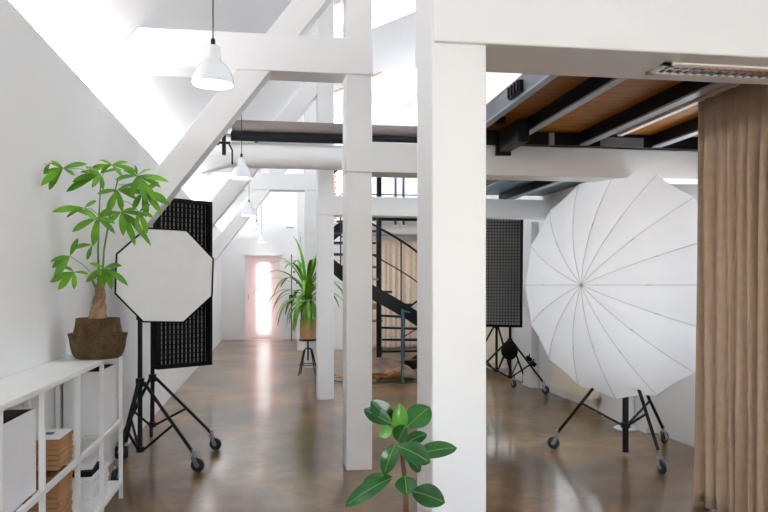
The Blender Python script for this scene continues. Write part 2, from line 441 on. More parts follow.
for i, y in enumerate(frames):
    if i in (0, 4): continue
    xs0 = x0r + (T0 - z0r) / K1; xs1 = x0r + (T1 - z0r) / K1
    tag(MB().prism([(xs0 + .003, y - .01, T0), (PX1 + .006, y - .01, T0), (PX1 + .006, y - .01, T1), (xs1 + .003, y - .01, T1)], (0, .26, 0)).build('tie_beam', TIMBER, bevel=.006), tiel[i], 'beam', 'white timber tie beams')
    # brace: parallel to the steep slope
    br = U(270, 70, Y=5.28).x; bl = U(236, 69, Y=5.28).x
    def bx(zz, k): return (br if k else bl) + (zz - T0) / 1.30
    zb_l = T0 + (XL + .002 - bl) * 1.30; zb_r = T0 + (XL + .002 - br) * 1.30
    ztop = 4.2
    yb = y + .006
    pts = [(XL + .002, yb, zb_r), (bx(ztop + .0, 1), yb, ztop), (bx(ztop, 0), yb, ztop), (XL + .002, yb, zb_l)]
    xt0 = bx(ztop, 0)
    tag(MB().prism(pts, (0, .2, 0)).build('diagonal_brace', TIMBER, bevel=.005), bracel[i], 'brace', 'white diagonal braces')

# ------------------------------------------------------------------ mezzanine right: deck and steel beams
ZD = 2.46
xm0 = 1.39
struct(MB().box(xm0, XR, 2.74, 5.52, ZD, ZD + .05).build('ceiling_loft', PLY))
struct(MB().box(xm0, XR, 5.52, 6.6, ZD, ZD + .05).box(2.29, XR, 6.6, 9.0, ZD, ZD + .05).build('ceiling_loft_rear', TEAL))
struct(MB().box(xm0 + .4, XR, 12.0, YF, 2.37, ZD + .05).build('ceiling_landing', WALL))


def ibeam(x, y0, y1, w, zb, zt, web, fl, label, end=None):
    t = thing('steel_beam', label, 'beam', (x + w / 2, (y0 + y1) / 2, zb), 'steel beams under the loft')
    c = x + w / 2
    MB().box(x + .002, x + .014, y0, y1, zb + .012, zt - .008).build('web', web, t)
    MB().box(x, x + w, y0, y1, zb, zb + .012).build('bottom_flange', fl, t)
    MB().box(x, x + w, y0, y1, zt - .008, zt).build('top_flange', web, t)
    return t


ibeam(1.36, 2.74, 6.6, .045, 2.365, ZD + .02, STEELG, FLANGE, 'grey edge beam of the loft, leftmost of the steel beams right of the foreground post')
ibeam(1.717, 2.74, 6.6, .05, 2.365, ZD, STEELD, FLANGE, 'black steel beam with lit grey lower flange, second from the left under the orange boards')
ibeam(2.26, 2.74, 9.0, .065, 2.365, ZD, STEELD, FLANGE, 'black steel beam in the middle of the orange boards, ending over the umbrella')
ibeam(2.835, 2.74, 9.0, .07, 2.365, ZD, STEELD, FLANGE, 'rightmost black steel beam, running behind the top of the taupe curtain')
tag(MB().box(1.42, 3.38, 5.20, 5.265, 2.362, 2.455).build('cross_beam', STEELD), 'black cross member lying just above the white beam over the umbrella', 'beam')
# black cassette with a skewed end hanging under the second steel beam
a = U(492, 150, Y=4.9); 
cz = thing('blind_cassette', 'black boxy housing sticking out below the second steel beam beside the foreground post', 'housing', (1.67, 4.85, 2.26))
MB().box(1.63, 1.715, 4.75, 5.17, 2.29, 2.44).build('body', BLACK, cz, bevel=.012)
MB().box(1.61, 1.725, 5.17, 5.195, 2.27, 2.45).build('end_cap', STEELD, cz, bevel=.006)
for k, (x, y) in enumerate(((1.355, 3.97),)):
    t = thing('speaker_bracket', 'small dark ribbed box fixed to the side of the grey edge beam', 'bracket', (x, y, 2.38))
    MB().box(x - .02, x + .006, y - .10, y + .10, 2.385, 2.45).build('body', BLACK, t, bevel=.004)
    for j in range(4): MB().box(x - .03, x - .02, y - .09 + j * .05, y - .07 + j * .05, 2.39, 2.448).build('rib', STEELD, t)
t = tag(MB().box(1.50, 1.56, 4.78, 4.86, 2.41, ZD).build('spotlight', BLACK, bevel=.01), 'tiny black spotlight on the orange boards near the foreground post', 'lamp')
# plates near the cross member
tag(MB().box(2.02, 2.06, 5.19, 5.20, 2.36, 2.45).build('steel_bracket', FLANGE), 'small grey bracket on the black cross member', 'bracket')
tag(MB().box(2.42, 2.76, 5.188, 5.198, 2.36, 2.43).build('steel_plate', STEELG), 'slate grey plate above the white beam, left of the rightmost steel beam', 'plate')
tag(MB().tube([(1.75, 5.9, ZD - .005), (1.75, 5.9, ZD - .09)], .03, 10).build('spotlight', BLACK), 'tiny black ceiling spot under the slate blue boards, left of the umbrella top', 'lamp')

# curtain rail and curtain
CX = 2.57
rl = thing('curtain_rail', 'thin pale rail on the orange boards leading to the taupe curtain', 'rail', (CX, 4, 2.45))
MB().box(CX - .02, CX + .02, 2.76, 5.19, 2.44, ZD).build('track', PAPER, rl)


def curtain(name, label, x, y0, y1, z0, z1, per, amp, m, nseg, group=None, along='y'):
    n = int((y1 - y0) / per * nseg); rows = 26
    mb = MB(); vs = []
    for r in range(rows + 1):
        f = r / rows; z = z1 - (z1 - z0) * f
        for i in range(n + 1):
            s = y0 + (y1 - y0) * i / n; ph = s / per * 2 * PI + 1.4 * math.sin(s * 5.3) + .7 * math.sin(s * 13)
            am = amp * (.35 + .65 * min(1, f * 5)) * (.75 + .35 * math.sin(s * 7.7))
            fine = .006 * math.sin(s / per * 2 * PI * 3.1) * max(0, 1 - f * 6)
            off = am * math.sin(ph + .25 * math.sin(f * 3 + s * 4)) + fine
            s2 = s + .012 * math.sin(ph * .5 + f * 2)
            vs.append((x + off, s2, z) if along == 'y' else (s2, x + off, z))
    fs = [(r * (n + 1) + i, r * (n + 1) + i + 1, (r + 1) * (n + 1) + i + 1, (r + 1) * (n + 1) + i) for r in range(rows) for i in range(n)]
    mb.add(vs, fs); return mb


cu = curtain('curtain', '', CX, 2.80, 4.165, .012, 2.445, .105, .042, CURT, 14)
tag(cu.build('curtain', CURT, smooth=True, solid=.004), 'floor length taupe pleated curtain at the right edge', 'curtain')
cu = curtain('curtain', '', 15.05, 1.95, 3.2, .02, 2.25, .14, .03, CURT2, 12, along='x')
tag(cu.build('curtain', CURT2, smooth=True, solid=.004), 'pale beige curtain hanging far behind the spiral staircase', 'curtain')

# louvred lamp under the wide front beam
lx0 = U(664, 62, Z=Z0).x; lx1 = XR - .3
lv = thing('louvre_lamp', 'recessed ceiling lamp with silver louvre grid under the wide front beam', 'lamp', ((lx0 + lx1) / 2, 2.57, Z0 - .02))
fr = MB(); ya, yb = 2.50, 2.64
fr.box(lx0, lx1, ya, ya + .02, Z0 - .008, Z0 - .0005); fr.box(lx0, lx1, yb - .02, yb, Z0 - .008, Z0 - .0005); fr.box(lx0, lx0 + .03, ya, yb, Z0 - .008, Z0 - .0005); fr.box(lx1 - .03, lx1, ya, yb, Z0 - .008, Z0 - .0005)
fr.build('frame', SHELFW, lv)
MB().box(lx0 + .03, lx1 - .03, ya + .02, yb - .02, Z0 - .0012, Z0 - .0005).build('dark_backing', STEELD, lv)  # flat black sheet behind the louvre slats
lo = MB(); k = lx0 + .05
while k < lx1 - .04:
    lo.box(k, k + .006, ya + .02, yb - .02, Z0 - .008, Z0 - .001); k += .034
lo.box(lx0 + .03, lx1 - .03, 2.562, 2.568, Z0 - .008, Z0 - .001)
lo.build('louvre', LOUV, lv)
MB().tube([(lx0 + .05, 2.53, Z0 - .006), (lx1 - .05, 2.53, Z0 - .006)], .0035, 8).build('lamp_tube', LAMPP, lv)

# ------------------------------------------------------------------ radiators
for k, (y0, y1, lb) in enumerate(((7.25, 8.35, 'cream panel radiator on the right wall, behind the big umbrella'), (10.2, 11.9, 'cream panel radiator on the right wall, behind the tall gridded softbox'))):
    t = thing('radiator', lb, 'radiator', (XR - .08, (y0 + y1) / 2, .13), 'cream radiators')
    p = MB().box(XR - .13, XR - .115, y0, y1, .13, .80)
    yy = y0 + .04
    while yy < y1 - .05: p.box(XR - .136, XR - .13, yy, yy + .03, .17, .76); yy += .055
    p.build('front_panel', CREAM, t, bevel=.002)
    MB().box(XR - .115, XR - .03, y0, y1, .15, .78).build('body', CREAM, t)
    MB().box(XR - .13, XR - .02, y0 - .012, y1 + .012, .80, .815).build('top_grille', CREAM, t)
    MB().tube([(XR - .07, y0 + .06, .15), (XR - .07, y0 + .06, .0)], .009, 8).build('pipe', CREAM, t)
    MB().lathe([(0, 0), (.02, 0), (.022, .05), (0, .055)], (XR - .07, y0 - .01, .2), 12, axis=(0, -1, 0)).build('valve', PAPER, t, smooth=True)
    MB().box(XR - .05, XR, y0 + .3, y0 + .33, .3, .5).build('bracket', CREAM, t)

# ------------------------------------------------------------------ pendants
pl = [(213, 88, 3.86, 'nearest and largest white pendant lamp, hanging in front of the thick tie beam'),
      (241.5, 180, 7.25, 'second white pendant lamp, hanging just in front of the paper rolls'),
      (249, 217, 11.1, 'third white pendant lamp, below the end of the white paper roll'),
      (256.5, 233, 14.6, 'small far white pendant lamp, fourth from the front'),
      (261.5, 243, 17.7, 'smallest white pendant lamp, hanging above the frosted pink door')]
for (u, v, D, lb) in pl:
    c = U(u, v - 3.0 * 3.86 / D, D=D); R = .108
    t = thing('pendant_lamp', lb, 'lamp', c, 'white pendant lamps')
    pr = [(R, 0), (R * 1.0, .012), (R * .97, .035), (R * .86, .07), (R * .62, .105), (R * .42, .125), (R * .38, .13), (R * .36, .165), (R * .33, .20), (R * .2, .207), (0, .207)]
    inn = [(0, .12), (R * .58, .10), (R * .82, .068), (R * .93, .033), (R * .96, .001), (R, 0)]
    MB().lathe(inn + pr, c, 36).build('shade', PENDW, t, smooth=True)
    MB().lathe([(0, .018), (R * .945, .018), (R * .945, .026), (0, .026)], c, 28).build('diffuser', GLOW, t)
    zt = roofz(c.x)
    MB().lathe([(.012, .205), (.012, .235), (.006, .245)], c, 12).build('cord_grip', BLACK, t)
    MB().tube([c + Vector((0, 0, .24)), (c.x, c.y, zt - .004)], .0035, 6).build('cord', BLACK, t)

# ------------------------------------------------------------------ paper rolls on their rack
RY = 8.2
xl = U(231, 140, Y=RY).x; xr_ = 2.2
rk = thing('roll_holder', 'black crank bracket holding the backdrop rolls at their left end', 'bracket', (xl - .1, RY, 2.7))
zg = U(300, 127.5, Y=RY).z; zb = U(300, 138, Y=RY).z; zw = U(300, 155.5, Y=RY).z
MB().box(xl - .09, xl - .05, RY - .10, RY - .03, zb - .22, zb + .12).build('plate', BLACK, rk, bevel=.004)
MB().tube([(xl - .16, RY - .13, zb - .10), (xl - .0, RY - .13, zb - .10)], .014, 8).build('spindle', BLACK, rk)
MB().lathe([(0, 0), (.03, 0), (.03, .05), (0, .05)], (xl - .17, RY - .13, zb - .10), 12, axis=(1, 0, 0)).build('knob', BLACK, rk)
MB().lathe([(0, 0), (.035, 0), (.035, .05), (0, .05)], (xl - .1, RY - .1, zb + .03), 12, axis=(1, 0, 0)).build('gear', BLACK, rk)
MB().tube([(xl - .02, RY - .13, zb - .1), (xl + .02, RY - .13, zb - .18), (xl + .02, RY - .13, zb - .33)], .01, 8).build('crank', BLACK, rk)
MB().tube([(xl - .07, RY - .06, zb), (xl + .01, RY, zb)], .02, 8).build('axle', CHROME, rk)
tag(MB().tube([(xl, RY, zb), (xr_, RY, zb)], .052, 20).build('paper_roll', TUBEB, smooth=True), 'thin charcoal backdrop roll, between the grey and white rolls', 'backdrop roll', 'backdrop rolls')
tag(MB().tube([(xl + .01, RY + .02, zg), (xr_, RY + .02, zg)], .064, 24).build('paper_roll', TUBEG, smooth=True), 'grey brown backdrop roll, topmost of the rolls', 'backdrop roll', 'backdrop rolls')
wt = thing('paper_roll', 'thick white backdrop roll, lowest of the rolls, crossing behind the second pendant lamp', 'backdrop roll', (xl, RY + .06, zw), 'backdrop rolls')
MB().tube([(xl + .0, RY + .08, zw), (xr_, RY + .08, zw)], .137, 40).build('paper', ROLLW, wt, smooth=True)
fl = MB(); n = 12; vs = []
for i in range(n + 1):
    a = i / n
    q = Vector((xl + .10, RY + .02, zw - .125)).lerp(Vector((xl - .30, RY - .1, zw - .24)), a)
    w_ = .10 * (1 - a) + .01
    vs += [q + Vector((0, -w_ * .5, w_ * .9 + .03 * math.sin(a * PI))), q]
fl.add(vs, [(2 * i, 2 * i + 2, 2 * i + 3, 2 * i + 1) for i in range(n)])
fl.build('loose_edge', ROLLW, wt, smooth=True, solid=.002)
# two black support arms tie the rolls back to the third tie beam
for x in (xl + .25, 1.9):
    MB().box(x, x + .03, RY, 8.555, zb - .02, zb + .02).build('arm', BLACK, rk)

# ------------------------------------------------------------------ shelf unit
FX, BX_ = -.92, -1.168
ys = [2.20, 2.72, 3.21, 3.77, 4.29, 4.816]
sh = thing('shelf_unit', 'low white open metal shelving along the left wall, basket plant on its top', 'shelf', ((FX + BX_) / 2, 3.5, 0))
MB().box(BX_, FX + .01, ys[0] - .01, ys[-1] + .012, .895, .92).build('top_panel', SHELFW, sh, bevel=.003)
for y in ys:
    for x in (FX - .018, BX_):
        MB().box(x, x + .022, y - .011, y + .011, 0, .895).build('upright', SHELFW, sh)
for z in (.49, .11):
    for x in (FX - .016, BX_ + .002):
        MB().box(x, x + .018, ys[0], ys[-1], z - .022, z).build('rail', SHELFW, sh)
for y in ys:
    for z in (.489, .109):
        MB().box(BX_ + .02, FX - .018, y - .009, y + .009, z - .02, z).build('cross_rail', SHELFW, sh)
MB().box(BX_ + .02, FX - .016, ys[0], ys[-1], .485, .4915).build('glass_shelf', GLASS, sh)
MB().box(BX_ + .02, FX - .016, ys[0], ys[-1], .095, .1105).build('bottom_panel', SHELFW, sh)


def storage_box(x0, x1, y0, y1, z0, z1, label):
    t = thing('storage_box', label, 'box', ((x0 + x1) / 2, (y0 + y1) / 2, z0), 'white storage boxes')
    w = .006; m = MB()
    m.box(x0, x1, y0, y1, z0, z0 + w)
    m.box(x0, x1, y0, y0 + w, z0 + w, z1); m.box(x0, x1, y1 - w, y1, z0 + w, z1); m.box(x0, x0 + w, y0 + w, y1 - w, z0 + w, z1); m.box(x1 - w, x1, y0 + w, y1 - w, z0 + w, z1)
    m.build('body', BOXW, t)
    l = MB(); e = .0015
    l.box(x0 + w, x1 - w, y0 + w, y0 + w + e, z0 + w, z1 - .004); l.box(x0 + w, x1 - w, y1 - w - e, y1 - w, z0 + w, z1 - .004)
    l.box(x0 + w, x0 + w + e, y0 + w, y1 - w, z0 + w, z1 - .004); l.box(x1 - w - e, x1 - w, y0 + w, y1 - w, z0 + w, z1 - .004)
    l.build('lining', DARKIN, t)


storage_box(-1.14, -.945, 2.78, 3.19, .492, .83, 'white open storage box on the shelf, cut off by the left edge of the view')
storage_box(-1.14, -.945, 4.33, 4.77, .492, .845, 'white open storage box at the far end of the shelf, below the basket')
# cardboard boxes
for tier, (zb0, n) in enumerate(((.111, 15), (.492, 6))):
    for k in range(n):
        z = zb0 + k * .0235; j = random.uniform(-.003, .003)
        t = tag(MB().box(-1.10 + j, -.945 + j, 3.52 + j, 3.755 + j, z, z + .0225).build('flat_box', CARD, bevel=.005),
                'slim brown cardboard box in the %s stack inside the shelf' % ('lower' if tier == 0 else 'upper'), 'box', 'slim brown boxes, %s stack' % ('lower' if tier == 0 else 'upper'))
zt = .492 + 6 * .0235
pc = thing('printed_card', 'white printed sheet with a blue mark on top of the brown box stack', 'paper', (-1.03, 3.56, zt))
MB().box(-1.10, -.945, 3.52, 3.755, zt, zt + .006).build('sheet', PAPER, pc)
MB().box(-1.04, -1.0, 3.61, 3.67, zt + .006, zt + .0065).build('printed_mark', BLUEI, pc)
# magazines
z = .111
for k in range(13):
    th = random.choice((.008, .012, .018, .022)); j = random.uniform(-.008, .008)
    tag(MB().box(-1.13 + j, -.948 + j, 4.16 + j, 4.56 + j, z, z + th - .001).build('magazine', PAPER, bevel=.001), 'white magazine in the pile on the bottom shelf near the far end', 'magazine', 'white magazines')
    z += th
tag(MB().box(-1.10, -.955, 4.18, 4.42, z, z + .03).build('tablet_case', BLACKF, bevel=.004), 'flat black case lying on the white magazine pile', 'case'); z += .03
tag(MB().obox((-1.09, 4.2, z + .001), (.13, .02, 0), (-.015, .17, 0), (0, 0, .03)).build('white_carton', PAPER, bevel=.003), 'small white carton on top of the black case', 'carton')
tag(MB().box(-1.13, -.96, 2.80, 3.10, .111, .30).build('low_box', POTM, bevel=.004), 'grey low box on the bottom shelf at the left edge', 'box')

# ------------------------------------------------------------------ light stands


def stand(center, r, ang, zbot, zhub, ztop, label, joint=.6, zjoint_col=None, rmast=.017, pool=None):
    c = Vector((center[0], center[1], 0))
    t = thing('light_stand', label, 'light stand', c, 'black rolling light stands')
    MB().tube([c + Vector((0, 0, zbot)), c + Vector((0, 0, ztop))], rmast, 14).build('mast', BLACK, t, smooth=True)
    MB().tube([c + Vector((0, 0, zhub - .03)), c + Vector((0, 0, zhub + .03))], rmast + .014, 14).build('hub', BLACK, t)
    zc = zjoint_col if zjoint_col is not None else zbot + .02
    MB().tube([c + Vector((0, 0, zc - .02)), c + Vector((0, 0, zc + .02))], rmast + .012, 14).build('lower_collar', BLACK, t)
    cl = MB().tube([c + Vector((0, 0, ztop - .22)), c + Vector((0, 0, ztop - .15))], rmast + .010, 12)
    cl.build('clamp', BLACK, t)
    MB().tube([c + Vector((0, 0, ztop - .185)), c + Vector((.05, -.02, ztop - .185))], .010, 8).build('clamp_knob', BLACK, t)
    angs = ang if hasattr(ang, '__len__') else [ang, ang + 120, ang + 240]
    rs = r if hasattr(r, '__len__') else [r] * 3
    for k, (a, rr) in enumerate(zip(angs, rs)):
        a = math.radians(a); dv = Vector((math.cos(a), math.sin(a), 0)); zf = .135
        foot = c + dv * (rr - .02) + Vector((0, 0, zf))
        top = c + dv * .03 + Vector((0, 0, zhub))
        lg = MB().tube([top, foot], .0125, 10).build('leg', BLACK, t, smooth=True)
        jp = top.lerp(foot, joint)
        MB().tube([c + dv * .03 + Vector((0, 0, zc)), jp], .0095, 8).build('brace', BLACK, t, smooth=True)
        w = c + dv * (rr + .012)
        MB().tube([foot + Vector((0, 0, .025)), foot + Vector((0, 0, -.03))], .014, 10).build('caster_stem', CHROME, lg)
        sd = dv.cross(Vector((0, 0, 1)))
        fk = MB()
        for s_ in (-1, 1):
            fk.bar(foot + sd * .018 * s_ + Vector((0, 0, -.02)), w + sd * .018 * s_ + Vector((0, 0, .045)), .004, .03, up=dv)
        fk.bar(foot + sd * -.02 + Vector((0, 0, -.025)), foot + sd * .02 + Vector((0, 0, -.025)), .035, .006)
        fk.build('caster_fork', CHROME, lg)
        MB().lathe([(0, -.012), (.022, -.014), (.046, -.012), (.05, -.006), (.05, .006), (.046, .012), (.022, .014), (0, .012)], w + Vector((0, 0, .05)), 20, axis=sd).build('caster_wheel', RUBBER, lg, smooth=True)
        MB().lathe([(0, -.017), (.016, -.017), (.016, .017), (0, .017)], w + Vector((0, 0, .05)), 12, axis=sd).build('caster_hub', CHROME, lg)
    return t


def ground(u, D): p = cam2room((u - 384) / F * D, D, 0); return p


A = ground(140, 5.32); B = ground(152.5, 6.05)
wa = U(196, 472, Z=0); wa2 = U(110, 467, Z=0)


def angr(c, w): d = w - c; return math.degrees(math.atan2(d.y, d.x)), math.hypot(d.x, d.y)


a1 = angr(A, wa)
stand((A.x, A.y), [a1[1], .36, .40], [a1[0], 200 + 55, 115], .13, .63, 1.30, 'black light stand on casters carrying the white octagonal softbox, beside the shelf', joint=.60)
b1 = angr(B, U(214, 450, Z=0)); 
stand((B.x, B.y), [b1[1], .42, .40], [b1[0], 100, 240], .17, .57, 1.35, 'black light stand on casters carrying the tall gridded softbox, behind the octagonal one', joint=.55)
C = ground(625.5, 5.76)
cw = [angr(C, U(*q, Z=0)) for q in ((555, 449), (661, 474), (664, 444))]
stand((C.x, C.y), [q[1] for q in cw], [q[0] for q in cw], .03, .80, 1.36, 'black light stand on casters carrying the big white umbrella', joint=.62, zjoint_col=.24, rmast=.024)
Dp = ground(510, 9.45); dw = [angr(Dp, U(*q, Z=0)) for q in ((545, 394), (524, 384.5))]
stand((Dp.x, Dp.y), [dw[0][1], dw[1][1], .6], [dw[0][0], dw[1][0], 190], .14, .62, 1.3, 'black light stand on casters carrying the gridded softbox by the right wall', joint=.58)
Ep = ground(496.5, 9.95)
stand((Ep.x, Ep.y), .40, [-75, 40, 165], .16, .78, 1.45, 'rear black light stand half hidden by the foreground post near the right wall', joint=.55)
# sandbag / round weight on stand D and clamps on its leg
wp = Dp + Vector((-.03, -.07, .50))
wt_ = thing('round_weight', 'round black disc hanging on the light stand by the right wall', 'weight', wp)
MB().lathe([(0, -.03), (.10, -.03), (.118, -.015), (.118, .015), (.10, .03), (0, .03)], wp, 28, axis=(.25, -1, .1)).build('disc', BLACKF, wt_, smooth=True)
MB().tube([wp + Vector((0, .02, .10)), wp + Vector((.02, .05, .16))], .008, 8).build('strap', BLACK, wt_)
foot = U(545, 394, Z=0)
for k, (f, lb) in enumerate(((.50, 'upper small black clamp on the leg of the stand by the right wall'), (.62, 'lower small black clamp on the leg of the stand by the right wall'))):
    p = (Dp + Vector((0, 0, .62))).lerp(foot + Vector((0, 0, .135)), f) + Vector((.015, -.02, .035))
    t = thing('clamp', lb, 'clamp', p, 'black clamps')
    MB().tube([p + Vector((-.03, 0, .02)), p + Vector((.03, 0, -.02))], .028, 10).build('body', BLACK, t)
    MB().tube([p, p + Vector((.01, .0, .06))], .008, 8).build('lever', BLACK, t)

# ------------------------------------------------------------------ softboxes


def basis(n, roll=0):
    n = Vector(n).normalized(); x = Vector((0, 0, 1)).cross(n).normalized(); y = n.cross(x)
    c, s = math.cos(roll), math.sin(roll)
    return n, x * c + y * s, y * c - x * s


# octagonal softbox
fc = cam2room((165.2 - 384) / F * 4.95, 4.95, HC + (285 - 275.6) * 4.95 / F)
n, ex, ey = basis(cam2room(.33, -.94, 0) - Vector((0, 0, 0)), math.radians(-2))
oc = thing('octagonal_softbox', 'white octagonal softbox with thin black rim, beside the leafy basket plant', 'softbox', fc)
R8 = .338
def octp(r, zoff, k): a = math.radians(22.5 + 45 * k); return fc + ex * r * math.cos(a) + ey * r * math.sin(a) + n * zoff
MB().add([octp(R8 - .008, 0, k) for k in range(8)] + [octp(R8 - .008, -.004, k) for k in range(8)], [tuple(range(8)), tuple(range(15, 7, -1))] + [(k, k + 8, (k + 1) % 8 + 8, (k + 1) % 8) for k in range(8)]).build('front_diffuser', WHITEF, oc)
rim = MB()
for k in range(8):
    rim.bar(octp(R8, -.02, k), octp(R8, -.02, k + 1), .05, .008, up=(octp(1, 0, k) + octp(1, 0, k + 1) - 2 * fc))
rim.build('rim', BLACKF, oc)
mast_top = Vector((A.x, A.y, 1.32))
back = MB(); bc = fc - n * .30
ring = [octp(R8, -.03, k) for k in range(8)] + [bc + ex * .07 * math.cos(math.radians(22.5 + 45 * k)) + ey * .07 * math.sin(math.radians(22.5 + 45 * k)) for k in range(8)]
back.add(ring, [(k, k + 8, (k + 1) % 8 + 8, (k + 1) % 8) for k in range(8)])
back.build('shell', BLACKF, oc, solid=.004)
MB().lathe([(0, 0), (.085, 0), (.085, .12), (0, .12)], bc - n * .12, 20, axis=n).build('speed_ring', BLACK, oc, smooth=True)
MB().tube([bc - n * .06 - ey * .06, Vector((A.x, A.y, 1.24))], .018, 8).build('mount', BLACK, oc)


def strip_softbox(fc, n, roll, W, Hh, dep, label, cells, mount, lip=.03, front=GREYF):
    n, ex, ey = basis(n, roll)
    t = thing('gridded_softbox', label, 'softbox', fc, 'tall gridded softboxes')
    P = lambda a, b, z: fc + ex * a + ey * b + n * z
    r = MB(); w2, h2 = W / 2, Hh / 2
    for (a, b, c, d_) in ((-w2, w2, h2 - .03, h2), (-w2, w2, -h2, -h2 + .03), (-w2, -w2 + lip, -h2 + .03, h2 - .03), (w2 - lip, w2, -h2 + .03, h2 - .03)):
        r.obox(P(a, c, -.07), ex * (b - a), ey * (d_ - c), n * .07)
    r.build('rim', BLACKF, t, bevel=.004)
    MB().obox(P(-w2 + lip, -h2 + .03, -.06), ex * (W - 2 * lip), ey * (Hh - .06), n * .004).build('diffuser', front, t)
    g = MB(); nx, ny = cells
    for i in range(1, nx):
        a = -w2 + lip + (W - 2 * lip) * i / nx; g.obox(P(a - .002, -h2 + .03, -.045), ex * .0045, ey * (Hh - .06), n * .035)
    for j in range(1, ny):
        b = -h2 + .03 + (Hh - .06) * j / ny; g.obox(P(-w2 + lip, b - .002, -.045), ex * (W - 2 * lip), ey * .0045, n * .035)
    g.build('fabric_grid', BLACKF, t)
    s = MB(); f4 = [P(-w2, -h2, -.068), P(w2, -h2, -.068), P(w2, h2, -.068), P(-w2, h2, -.068)]; b4 = [P(-.08, -.1, -dep), P(.08, -.1, -dep), P(.08, .1, -dep), P(-.08, .1, -dep)]
    s.add(f4 + b4, [(k, k + 4, (k + 1) % 4 + 4, (k + 1) % 4) for k in range(4)] + [(4, 5, 6, 7)])
    s.build('shell', BLACKF, t, solid=.004)
    MB().lathe([(0, 0), (.075, 0), (.075, .1), (0, .1)], P(0, 0, -dep - .1), 18, axis=n).build('speed_ring', BLACK, t, smooth=True)
    MB().tube([P(0, 0, -dep - .05), mount], .018, 8).build('mount', BLACK, t)
    return t


D2 = 5.72
fc2 = cam2room((186 - 384) / F * D2, D2, HC + (285 - 283.2) * D2 / F)
strip_softbox(fc2, cam2room(.72, -.69, 0), 0, .48, 1.30, .26, 'tall black gridded softbox behind the white octagonal one', (12, 33), Vector((B.x, B.y, 1.33)), lip=.03, front=GREYF)
D3 = 9.25
fc3 = cam2room((503 - 384) / F * D3, D3, HC + (285 - 272) * D3 / F)
strip_softbox(fc3, cam2room(-.12, -1, 0), math.radians(-.5), .49, 1.38, .16, 'tall black gridded softbox right of the foreground post, near the right wall', (12, 34), Vector((Dp.x, Dp.y, 1.28)), front=WHITEF)

# ------------------------------------------------------------------ umbrella
ang = math.radians(49); un = cam2room(-math.sin(ang), -math.cos(ang), 0).normalized()
uc = cam2room((616 - 384) / F * 5.72, 5.72, HC + (285 - 285) / F) ; UR = .88; UD = .46
ux = Vector((0, 0, 1)).cross(un).normalized(); uy = un.cross(ux)
um = thing('photo_umbrella', 'big white photographic umbrella with thin ribs, left of the taupe curtain', 'umbrella', uc)
NR = 16; M1 = 8; NL = 12; vs = [uc + un * UD]


def prof(f): return UD * (1 - f ** 1.75)


off_a = math.radians(0)
for j in range(1, NL + 1):
    f = j / NL
    for k in range(NR * M1):
        g = (k % M1) / M1; a = 2 * PI * k / (NR * M1) + off_a
        sag = 1 - (1 - math.cos(PI / NR)) * 1.0 * math.sin(PI * g) * f - .010 * math.sin(PI * g) * f ** 3
        zz = prof(f) - .012 * math.sin(PI * g) * math.sin(PI * min(1, f))
        vs.append(uc + ux * UR * f * sag * math.cos(a) + uy * UR * f * sag * math.sin(a) + un * zz)
Nn = NR * M1
fs = [(0, 1 + k, 1 + (k + 1) % Nn) for k in range(Nn)] + [(1 + (j - 1) * Nn + k, 1 + j * Nn + k, 1 + j * Nn + (k + 1) % Nn, 1 + (j - 1) * Nn + (k + 1) % Nn) for j in range(1, NL) for k in range(Nn)]
MB().add(vs, fs).build('canopy', UMB, um, smooth=True)
for k in range(NR):
    a = 2 * PI * k / NR + off_a
    pts = [uc + (ux * math.cos(a) + uy * math.sin(a)) * UR * (j / NL) + un * (prof(j / NL) + .0015) for j in range(0, NL + 1)]
    rb = MB().tube(pts, .0022, 6); 
    q = pts[6 + (k % 2)]; q2 = pts[7 + (k % 2)]
    rb.tube([q, q.lerp(q2, .35)], .0042, 6)
    rb.build('rib', RIBM, um)
tp = uc + un * UD
MB().lathe([(.016, -.004), (.016, .006), (.008, .01), (.006, .03), (0, .032)], tp, 14, axis=un).build('tip', RIBM, um, smooth=True)
MB().tube([tp, uc - un * .10], .005, 8).build('shaft', BLACK, um)
mt = Vector((C.x, C.y, 1.33))
MB().tube([uc + un * .0, mt], .02, 8).build('mount', BLACK, um)

# white floor lamp base behind the umbrella
wb = U(625, 429, Z=0); wb = Vector((wb.x + .02, wb.y, 0))
fl_ = thing('fan_heater', 'white cylinder on a round white base, on the floor behind the umbrella stand', 'heater', wb)
MB().lathe([(0, 0), (.115, 0), (.12, .012), (.10, .022), (0, .026)], wb, 28).build('base', PAPER, fl_, smooth=True)
MB().lathe([(.068, .02), (.068, .34), (.06, .36), (0, .365)], wb, 28).build('body', PAPER, fl_, smooth=True)

# ------------------------------------------------------------------ plants


def leaf_mesh(mb, base, tip, w, droop=.15, up=(0, 0, 1), fold=.25, seg=8, peak=.5, mi=0, power=1.0):
    base, tip = Vector(base), Vector(tip); d = tip - base; L = d.length; t = d.normalized()
    side = t.cross(Vector(up))
    if side.length < .05: side = t.cross(Vector((1, 0, 0)))
    side.normalize(); nn = side.cross(t).normalized()
    vs = []
    for i in range(seg + 1):
        f = i / seg
        c = base + d * f + nn * L * droop * 4 * f * (1 - f) * .5
        if f <= peak: ww = math.sin(PI / 2 * f / peak) ** (.9 * power)
        else: ww = math.cos(PI / 2 * (f - peak) / (1 - peak)) ** (.75 * power)
        ww = max(.02, ww) * w / 2
        vs += [c - side * ww + nn * ww * fold, c - side * ww * .5 + nn * ww * fold * .35, c, c + side * ww * .5 + nn * ww * fold * .35, c + side * ww + nn * ww * fold]
    mb.add(vs, [(5 * i + k, 5 * i + k + 1, 5 * (i + 1) + k + 1, 5 * (i + 1) + k) for i in range(seg) for k in range(4)], mi)
    mb.tube([vs[5 * i + 2] + nn * .0004 for i in range(seg)], w * .018 + .0004, 4, mi=1)


